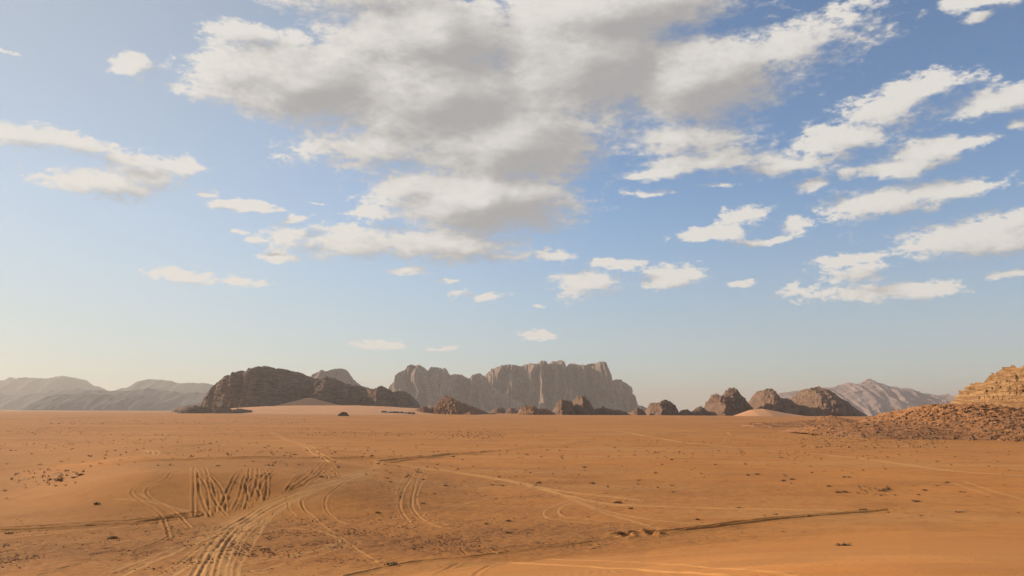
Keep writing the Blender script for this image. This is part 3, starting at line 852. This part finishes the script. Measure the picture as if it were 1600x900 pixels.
# --- small outcrops along the far edge of the plain
ROCKS = [
    ("lumpy low rock pile left of the rust coloured rock", [(646, 646), (651, 640), (656, 637), (661, 634.5), (666, 636.5), (671, 638.5), (677, 637), (683, 640), (690, 646)], 2300, 60, M_RUST, 5, 9),
    ("rust coloured rugged rock hill with a long dark tail", [(677, 647), (680, 637), (684, 629), (690, 624), (695, 620.5), (700, 619), (704, 620), (708, 621.5), (712, 625), (716, 627.5), (721, 630), (726, 631.5), (730, 632.5), (740, 636), (752, 640.5), (764, 644), (776, 647.5)], 2200, 110, M_RUST, 10, 13),
    ("small rusty boulders at the right foot of the rust rock hill", [(724, 648), (728, 644.5), (734, 643), (741, 643.5), (747, 645), (752, 648)], 2080, 30, M_RUST, 3, 6),
    ("small dark rock below the notched mountain", [(766, 644.5), (772, 640), (779, 638), (785, 636.5), (788, 640), (794, 644.5)], 3000, 60, M_BROWN, 4, 8),
    ("little pale topped rock left of the rusty low outcrop", [(790, 644.5), (794, 638), (799, 637), (804, 639), (812, 644.5)], 2900, 60, M_BROWN, 4, 8),
    ("jumbled rusty outcrop left of the twin domes", [(808, 648), (811, 642), (815, 636), (820, 634.5), (825, 636.5), (832, 635), (838, 637), (843, 640), (850, 639.5), (860, 643), (868, 648)], 2150, 80, M_RUST, 6, 10),
    ("left and smaller of the twin dark rock domes", [(862, 648), (865, 640), (868, 633), (874, 627), (882, 624.3), (889, 626.5), (894, 630), (897, 637), (900, 648)], 2120, 90, M_BROWN, 7, 16),
    ("right and larger of the twin dark rock domes", [(892, 648), (894, 634), (896, 626), (902, 622.5), (908, 620.8), (914, 622), (919, 627), (924, 633), (928, 640), (935, 648)], 2150, 95, M_BROWN, 7, 16),
    ("low dark rock tail running right from the twin domes", [(922, 648), (928, 640), (935, 638.5), (941, 636), (948, 638), (956, 640), (964, 642.5), (974, 642), (985, 648)], 2180, 60, M_BROWN, 5, 9),
    ("tiny dark rocks between the dome tail and the pale rounded rock", [(984, 648), (989, 642), (994, 638.5), (1000, 638), (1005, 641), (1010, 648)], 2300, 40, M_BROWN, 4, 8),
    ("rounded brown rock standing alone right of the tall mountain", [(1009, 649), (1011, 641), (1016, 631), (1027, 629), (1034, 628.5), (1040, 626), (1046, 627.5), (1051, 631), (1057, 641), (1061, 649)], 2250, 100, M_BROWN, 9, 15),
    ("long low dark rock bank left of the crag", [(1056, 649), (1063, 642.5), (1070, 640.5), (1080, 642), (1088, 639), (1091, 636), (1096, 636.5), (1102, 641), (1112, 649)], 2300, 60, M_BROWN, 5, 10),
    ("rugged brown crag with two shoulders left of the domed rock", [(1090, 650), (1095, 641), (1101, 637.5), (1106, 631), (1109, 625), (1112, 619), (1116, 616.5), (1120, 616), (1127, 617.5), (1132, 617), (1137, 612.5), (1141.5, 610), (1146, 610), (1150, 614), (1156, 620.5), (1161, 626), (1165, 630), (1170, 634), (1176, 650)], 2250, 150, M_BROWN, 14, 22),
]
for i, (lab, ol, D, dep, mt, bl, bw) in enumerate(ROCKS):
    formation("rock_outcrop", lab, "rock outcrop", ol, D, dep, mt, None, -2, 0.4, 3.4, 2.6, 2.1,
              flute=bl * .9, flute_w=bw * 1.6, flute_tall=2, block=bl * 1.3, block_w=bw, crack=.7, rough=bl * .4, rough_w=bw * .6, seed=60 + i * 3, nf=56,
              skew=[(ol[0][0], dep * .9), (ol[0][0] * .62 + ol[-1][0] * .38, 0), (ol[-1][0], dep * .6)])
formation("rock_outcrop", "knob topped brown rock joined to the left of the dark cone", "rock outcrop",
          [(1163, 651), (1170, 631), (1176, 624), (1182, 617), (1189, 609.5), (1195, 609), (1202, 609), (1208, 616), (1210, 622), (1225, 623.5), (1232, 627), (1240, 633), (1250, 651)],
          2300, 170, M_BROWN, None, -2, 0.45, 3.0, 2.4, 1.0, flute=12, flute_w=40, flute_tall=2, block=10, block_w=20, rough=4, rough_w=12, seed=101, nf=70, skew=[(1163, 130), (1195, 0), (1250, 60)])
formation("rock_outcrop", "big dark cone shaped rock with a smooth sloping right side", "rock outcrop",
          [(1205, 651), (1220, 634), (1232, 626.5), (1244, 619.5), (1255.5, 610), (1262, 608.5), (1270, 607.5), (1279, 605), (1289, 608.5), (1300.5, 617), (1317, 629), (1336, 642), (1352, 652)],
          2280, 240, M_BROWN, None, -2, 0.45, 2.1, 1.6, 0.8, flute=22, flute_w=46, flute_tall=2.5, block=9, block_w=18, rough=6, rough_w=16, seed=105, nf=80, skew=[(1205, 160), (1262, 10), (1290, 0), (1352, 150)])
formation("sand_dune", "small pink sand drift before the knob topped rock", "sand drift",
          [(1145, 651), (1160, 645), (1172, 640.5), (1190, 638.5), (1205, 641), (1225, 645), (1250, 649), (1275, 652)],
          2050, 200, M_DUNE, 'structure', -2, 1.0, 1.5, 1.1, 0.0, seed=107, nf=30, smooth=True)

# --- right foreground: stony rise with the layered outcrop
def mound_outline():
    return [(1255, 676), (1275, 668), (1300, 663), (1330, 661), (1365, 660), (1395, 656), (1420, 645), (1438, 636), (1465, 633.5), (1500, 632), (1540, 634), (1600, 641), (1680, 645), (1730, 690)]


MOUND = formation("stony_rise", "stony brown rise in front of the layered outcrop on the right", "rise",
          mound_outline(), 275, 210, M_RISE, 'structure', -1.0, 0.6, 1.6, 1.15, 0.8, rough=1.8, rough_w=8, block=1.3, block_w=3.6, strata=.9, strata_h=1.6, crack=1.0, seed=111, nf=110, crest=.45)
formation("scrub_bank", "low dark stony bank left of the stony rise", "bank",
          [(1160, 668), (1168, 664), (1185, 662), (1215, 660.5), (1240, 659), (1265, 656.5), (1285, 652), (1297, 650.5), (1310, 653), (1340, 658), (1365, 660), (1400, 668)],
          520, 90, M_RISE, 'structure', -1.0, 0.5, 1.7, 1.2, 0.8, rough=1.2, rough_w=8, block=.9, block_w=4, seed=112, nf=44)
formation("layered_outcrop", "golden layered sandstone outcrop at the right edge", "rock outcrop",
          [(1512, 640), (1514, 631), (1521, 628), (1523, 621.5), (1535, 618.5), (1536.5, 608.5), (1553, 604.5), (1555, 595.5), (1577, 593.5), (1579, 587.5), (1591, 586.5), (1593, 577), (1603, 573.6), (1606, 572.5), (1646, 566), (1686, 575), (1706, 630)],
          500, 90, M_TAN, None, 2.0, 0.4, 5.0, 5.0, 0.6, strata=4.5, strata_h=3.4, block=3.2, block_w=5.0, rough=1.4, rough_w=3, flute=3, flute_w=16, flute_tall=2, seed=113, nf=150, skew=-.55, crack=1.3)

# ------------------------------------------------------------------ camp at the foot of the bluff
def bvh_of(o):
    dg = bpy.context.evaluated_depsgraph_get()
    return BVHTree.FromObject(o, dg), o


bpy.context.view_layer.update()
APRON_B = bvh_of(APRON)[0]
MOUND_B = bvh_of(MOUND)[0]
BANK = bpy.data.objects["scrub_bank"]
BANK_B = bvh_of(BANK)[0]


def drop(b, o, x, y):
    r = b.ray_cast(Vector((x - o.location.x, y - o.location.y, 500)), Vector((0, 0, -1)))
    return None if r[0] is None else r[0].z + o.location.z


def top_z(x, y):
    z = float(ground_base(np.array([x]), np.array([y]))[0])
    for b, o in ((APRON_B, APRON), (MOUND_B, MOUND), (BANK_B, BANK)):
        k = drop(b, o, x, y)
        if k is not None and k > z:
            z = k
    return z


def tent_parts(root, w_, d_, h_, roof, wall):
    ww, dd = w_ / 2, d_ / 2
    co = np.array([(-ww, -dd, 0), (ww, -dd, 0), (ww, dd, 0), (-ww, dd, 0), (-ww, -dd, h_ * .6), (ww, -dd, h_ * .6), (ww, dd, h_ * .6), (-ww, dd, h_ * .6)])
    link("wall", mesh_from("wall", co, np.array([(0, 1, 5, 4), (1, 2, 6, 5), (2, 3, 7, 6), (3, 0, 4, 7)]), False), wall, parent=root)
    e = .25
    co = np.array([(-ww - e, -dd - e, h_ * .58), (ww + e, -dd - e, h_ * .58), (ww + e, 0, h_), (-ww - e, 0, h_), (ww + e, dd + e, h_ * .58), (-ww - e, dd + e, h_ * .58)])
    link("roof", mesh_from("roof", co, np.array([(0, 1, 2, 3), (3, 2, 4, 5)]), False), roof, parent=root)


CAMP = [(600, 643.6, 14, 0), (606, 643.4, 8, 1), (611, 643.6, 9, 1), (617, 643.8, 11, 0), (622, 643.8, 8, 0), (628, 644.2, 9, 0), (634, 644.0, 8, 1), (640, 643.8, 10, 0), (646, 644.2, 9, 0)]
for i, (px, py, w_, white) in enumerate(CAMP):
    r = bpy.data.objects.new("tent", None); S.collection.objects.link(r)
    x, y, _ = P(px, py, 2230)
    r.location = (x, y, top_z(x, y) - .2)
    r.empty_display_size = .5
    tent_parts(r, w_, 6, 5.0 if white else 4.5, M_WHITE if white else M_GOAT, M_WHITE if white and i % 2 else M_GOAT)
    tag(r, "tiny white roofed camp tent below the dark rock ridge" if white else "tiny dark camp tent in the row below the dark rock ridge", "tent",
        "white tents of the far camp" if white else "dark tents of the far camp")

# ------------------------------------------------------------------ dry tussocks
def tussock_mesh(seed, n=46, w_=0.5, h_=0.34):
    r = np.random.default_rng(seed)
    co = []; fa = []
    for k in range(n):
        a = r.uniform(0, 2 * math.pi); lean = r.uniform(.25, 1.0)
        L = r.uniform(.5, 1.0)
        bx, by = np.clip(r.normal(0, w_ * .35, 2), -w_ * .5, w_ * .5)
        tx, ty = bx + math.cos(a) * w_ * lean * L, by + math.sin(a) * w_ * lean * L
        tz = h_ * L * (1.15 - lean * .65)
        s = r.uniform(.018, .04); nx, ny = -math.sin(a) * s, math.cos(a) * s
        mx, my, mz = bx * .45 + tx * .55, by * .45 + ty * .55, tz * .75
        i = len(co)
        co += [(bx - nx, by - ny, -.05), (bx + nx, by + ny, -.05), (mx + nx, my + ny, mz), (mx - nx, my - ny, mz),
               (tx + nx * .3, ty + ny * .3, tz), (tx - nx * .3, ty - ny * .3, tz)]
        fa += [(i, i + 1, i + 2, i + 3), (i + 3, i + 2, i + 4, i + 5)]
    return mesh_from("tussock", np.array(co), np.array(fa), False)


TUS = [tussock_mesh(k, 40 + 4 * (k % 4), .42 + .05 * (k % 3), .24 + .05 * (k % 4)) for k in range(8)]
for k, me in enumerate(TUS):
    me.materials.append(M_TWIG if k % 3 else M_OLIVE)

SEEN = [  # x, y in the photo, width in photo pixels, label
    (825, 797, 11, "dark round tussock casting a long shadow, left of the curved double track"),
    (920, 808, 10, "dry tussock right of the curved double track"),
    (591, 801, 12, "spiky dark tussock alone on the gravelly middle ground"),
    (612, 883, 34, "wide straggly dead bush at the bottom where the smooth dune begins"),
    (118, 746, 20, "wide dark tussock in the left group, nearest the curved track"),
    (178, 841, 24, "low dark mat of twigs at the lower left before the gravel"),
    (152, 788, 14, "flat tussock left of the curved track's lower bend"),
    (94, 750, 22, "low wide tussock, left edge of the left group"),
    (1212, 804, 16, "lone pale tussock under the deep dark rut on the right"),
    (1238, 749, 18, "dark tussock among the right middle group, leftmost"),
    (1380, 767, 16, "dark tussock in the right group beside pale stems"),
    (1350, 797, 20, "dark tussock at the right end of the deep rut"),
    (1500, 800, 22, "sprawling pale dry bush right of the deep rut's end"),
    (1430, 783, 20, "wispy tussock row right of the deep rut"),
    (1480, 754, 10, "small yellowish tussock at the start of the right double track"),
    (1090, 812, 10, "small pale tussock just above the deep rut"),
    (1052, 769, 12, "dark tussock alone in the right middle ground"),
    (968, 833, 26, "twiggy dead bush at the dug pit of the deep rut"),
    (1597, 684, 9, "dark rounded bush at the right edge below the stony rise"),
    (1448, 679, 9, "small dark bush at the foot of the stony rise"),
    (647, 858, 12, "small tussock left of the smooth dune edge lines"),
    (793, 832, 12, "pointed tussock above the dune edge, centre"),
    (760, 819, 12, "flat tussock left of the pointed one, centre"),
    (795, 815, 16, "dark low tussock above the pointed one, centre"),
    (610, 753, 10, "dark flat tussock below the road bend"),
    (696, 759, 12, "dark flat tussock in the gravelly centre, upper"),
    (661, 787, 12, "dark flat tussock beside the swirl tracks"),
    (843, 755, 14, "dark tussock above the pale double line, centre"),
    (925, 755, 10, "small dark tussock right of the pale double line"),
    (770, 758, 12, "low tussock between swirl and pale line"),
    (1388, 765, 12, "small tussock at the right, topmost of its cluster"),
    (1310, 770, 12, "small tussock left of the right cluster"),
    (1445, 766, 12, "thin tussock right of the right cluster"),
    (1320, 852, 34, "sparse line of dead twigs on the smooth foreground dune"),
]
n_ind = 0
used = []


def put_tussock(x, y, size, label, group, k):
    o = bpy.data.objects.new("tussock" if label is None or 'bush' not in label else "bush", TUS[k % 8])
    S.collection.objects.link(o)
    o.location = (x, y, top_z(x, y) - .02)
    o.rotation_euler = (0, 0, random.uniform(0, 6.28))
    o.scale = (size, size * random.uniform(.8, 1.15), size * random.uniform(.6, .9) * min(1, 1.0 / size))
    tag(o, label, "bush" if 'bush' in label else "tussock", group)
    used.append((x, y))


for i, (px, py, wp, lab) in enumerate(SEEN):
    x, y = hit(px, py)
    D = math.hypot(x, y)
    put_tussock(x, y, max(.5, wp * D / F / 1.0), lab, "dry tussocks on the sand", i)
    n_ind += 1
def tussock_label(az, D, size, k):
    """what tells one of the many apart: its size, its colour and the stretch of sand it stands on"""
    big = "tiny" if size < .6 else "small" if size < .9 else "broad"
    col = "brown" if k % 3 else "olive brown"
    side = "left" if az < -.2 else "middle" if az < .2 else "right"
    far = "near the tyre tracks" if D < 110 else "in the middle distance" if D < 180 else "far out on the plain"
    return f"{big} dry {col} tussock on bare sand, {side} part, {far}"


def free_spot(x, y):
    D = math.hypot(x, y); az = math.atan2(x, y)
    De = float(np.interp(az, EDGE_AZ, EDGE_D))
    if D < De * 1.02: return False
    if -0.56 < az < -0.17 and 70 < y < 96: return False
    if -0.60 < az < -0.12 and D < 76: return False
    if abs(az) > .62: return False
    return True


tries = 0
far_pts = []
while n_ind < 300 and tries < 20000:
    tries += 1
    D = math.sqrt(random.uniform(58 ** 2, 255 ** 2)); az = random.uniform(-.60, .60)
    x, y = D * math.sin(az), D * math.cos(az)
    if not free_spot(x, y): continue
    dens = 0.5 + 0.9 * float(noise(x / 26, y / 26, seed=77))
    if random.random() > dens: continue
    sz = random.choice([.5, .6, .7, .9, 1.2]) * random.uniform(.8, 1.2)
    k = random.randrange(8)
    put_tussock(x, y, sz, tussock_label(az, D, sz, k), "dry tussocks on the sand", k)
    n_ind += 1


def scatter_mesh(name, pts, fn, mat, label, cat):
    co = []; fa = []; n0 = 0
    for p in pts:
        c, f = fn(*p)
        co.append(c); fa.append(f + n0); n0 += len(c)
    me = mesh_from(name, np.concatenate(co), np.concatenate(fa), False)
    o = link(name, me, mat)
    return tag(o, label, cat, kind='stuff')


def tiny_bush(x, y, z, s):
    n = 6
    a = rng.uniform(0, 2 * math.pi, n); L = rng.uniform(.5, 1, n) * s; h = rng.uniform(.25, .6, n) * s
    bx = rng.normal(0, .15, n) * s; by = rng.normal(0, .15, n) * s; wd = .13 * s
    c = np.empty((n, 3, 3))
    c[:, 0] = np.stack([x + bx - np.sin(a) * wd, y + by + np.cos(a) * wd, np.full(n, z - .05)], -1)
    c[:, 1] = np.stack([x + bx + np.sin(a) * wd, y + by - np.cos(a) * wd, np.full(n, z - .05)], -1)
    c[:, 2] = np.stack([x + bx + np.cos(a) * L * .8, y + by + np.sin(a) * L * .8, z + h], -1)
    return c.reshape(-1, 3), np.arange(n * 3).reshape(-1, 3)


pts = []
N = 15000
Ds = np.sqrt(rng.uniform(120 ** 2, 1900 ** 2, N)); Ds[:5000] = np.sqrt(rng.uniform(110 ** 2, 520 ** 2, 5000))
az = rng.uniform(-.62, .62, N)
xs, ys = Ds * np.sin(az), Ds * np.cos(az)
dn = 0.42 + 0.8 * noise(xs / 60, ys / 40, seed=78) + .25 * noise(xs / 400, ys / 200, seed=79)
keep = (rng.uniform(0, 1, N) < dn) & ~((az > -.56) & (az < -.17) & (ys < 100))
xs, ys, Ds = xs[keep], ys[keep], Ds[keep]
zs = ground_base(xs, ys)
for x, y, z, D in zip(xs, ys, zs, Ds):
    pts.append((x, y, z, random.uniform(.3, .75)))
# thicker scrub bands of the photo
for (x0, x1, y0, y1, n, s) in [(480, 790, 674, 682, 170, .8), (690, 790, 674, 686, 90, .9), (1165, 1260, 660, 668, 260, 1.2), (1250, 1480, 680, 700, 260, .9),
                              (60, 480, 655, 663, 240, 1.2), (20, 120, 735, 760, 60, .6), (1340, 1400, 760, 775, 30, .5)]:
    for _ in range(n):
        x, y = hit(random.uniform(x0, x1), random.uniform(y0, y1), 500)
        pts.append((x, y, top_z(x, y), random.uniform(.5, 1.2) * s))
scatter_mesh("scrub", pts, tiny_bush, M_TWIG, "countless small dry shrubs speckling the far sand plain", "desert scrub")


def pebble(x, y, z, s):
    c = np.array([(-1, -1, -.4), (1, -1, -.4), (1, 1, -.4), (-1, 1, -.4), (-.6, -.5, .5), (.6, -.6, .45), (.5, .6, .55), (-.5, .5, .5)]) * s
    c = c * rng.uniform(.6, 1.3, (8, 3)); a = rng.uniform(0, 6.28); ca, sa = math.cos(a), math.sin(a)
    c = np.stack([c[:, 0] * ca - c[:, 1] * sa + x, c[:, 0] * sa + c[:, 1] * ca + y, c[:, 2] * .7 + z], -1)
    return c, np.array([(0, 1, 5, 4), (1, 2, 6, 5), (2, 3, 7, 6), (3, 0, 4, 7), (4, 5, 6, 7)])


gp = []
for (cx, cy, rx, ry, n) in [(520, 835, 20, 9, 6500), (120, 860, 20, 6, 6500), (440, 870, 14, 5, 2600), (700, 770, 24, 22, 2600), (820, 755, 30, 30, 2000), (1050, 770, 22, 20, 900)]:
    wx, wy = hit(cx, cy)
    X = rng.normal(wx, rx * .62, n); Y = rng.normal(wy, ry * .62, n)
    az = np.arctan2(X, Y); D = np.hypot(X, Y)
    ok = (D > np.interp(az, EDGE_AZ, EDGE_D) * 1.02) & (rng.uniform(0, 1, n) < .6 + .8 * noise(X / 5, Y / 4, seed=81))
    X, Y = X[ok], Y[ok]; Z = ground_base(X, Y)
    gp += [(a, b, c, s) for a, b, c, s in zip(X, Y, Z, rng.uniform(.025, .075, len(X)))]
scatter_mesh("gravel", gp, pebble, M_STONE, "dark gravel strewn over the sand beside the tracks", "gravel")

# rubble and scrub on the stony rise and the bank
rp = []; sp_ = []
for (B, O, x0, x1, y0, y1, n, smin, smax) in [(MOUND_B, MOUND, 1262, 1700, 640, 690, 3600, .10, 1.15), (BANK_B, BANK, 1165, 1390, 652, 664, 500, .25, .9)]:
    for _ in range(n):
        px, py = random.uniform(x0, x1), random.uniform(y0, y1)
        dx, dy, dz = (float(v) for v in pix_dir(px, py))
        r = B.ray_cast(Vector((0, 0, CAM_Z)) - O.location, Vector((dx, dy, dz)).normalized())
        if r[0] is None: continue
        q = r[0] + O.location
        k = rng.uniform(0, 1) ** 4.5
        (rp if random.random() < .62 else sp_).append((q.x, q.y, q.z, (smin + (smax - smin) * k)))
scatter_mesh("rubble", rp, pebble, M_RUST, "broken stones littering the brown rise on the right", "rubble")
scatter_mesh("undergrowth", [(a, b, c, d * 1.6 + .25) for a, b, c, d in sp_], tiny_bush, M_OLIVE, "low dry scrub covering the stony rise on the right", "scrub")

# ------------------------------------------------------------------ haze
def haze():
    x0, x1, y0, y1, z0, z1 = -26000, 26000, -7000, 24000, -125, 570
    co = np.array([(x, y, z) for z in (z0, z1) for y in (y0, y1) for x in (x0, x1)], float)
    fa = np.array([(0, 2, 3, 1), (4, 5, 7, 6), (0, 1, 5, 4), (1, 3, 7, 5), (3, 2, 6, 7), (2, 0, 4, 6)])
    me = mesh_from("haze", co, fa, False)
    m = bpy.data.materials.new("desert_haze"); m.use_nodes = True
    t = NT(m.node_tree); t.n.clear()
    v = t.new('ShaderNodeVolumePrincipled')
    v.inputs['Color'].default_value = (.66,.64,.62, 1)
    v.inputs['Density'].default_value = HAZE
    v.inputs['Anisotropy'].default_value = 0.3
    out = t.new('ShaderNodeOutputMaterial')
    t.l.new(v.outputs[0], out.inputs['Volume'])
    o = link("haze", me, m)
    return tag(o, "thin pale dust haze filling the desert air", "haze", kind='stuff')


HAZE = 5.5e-5
haze()
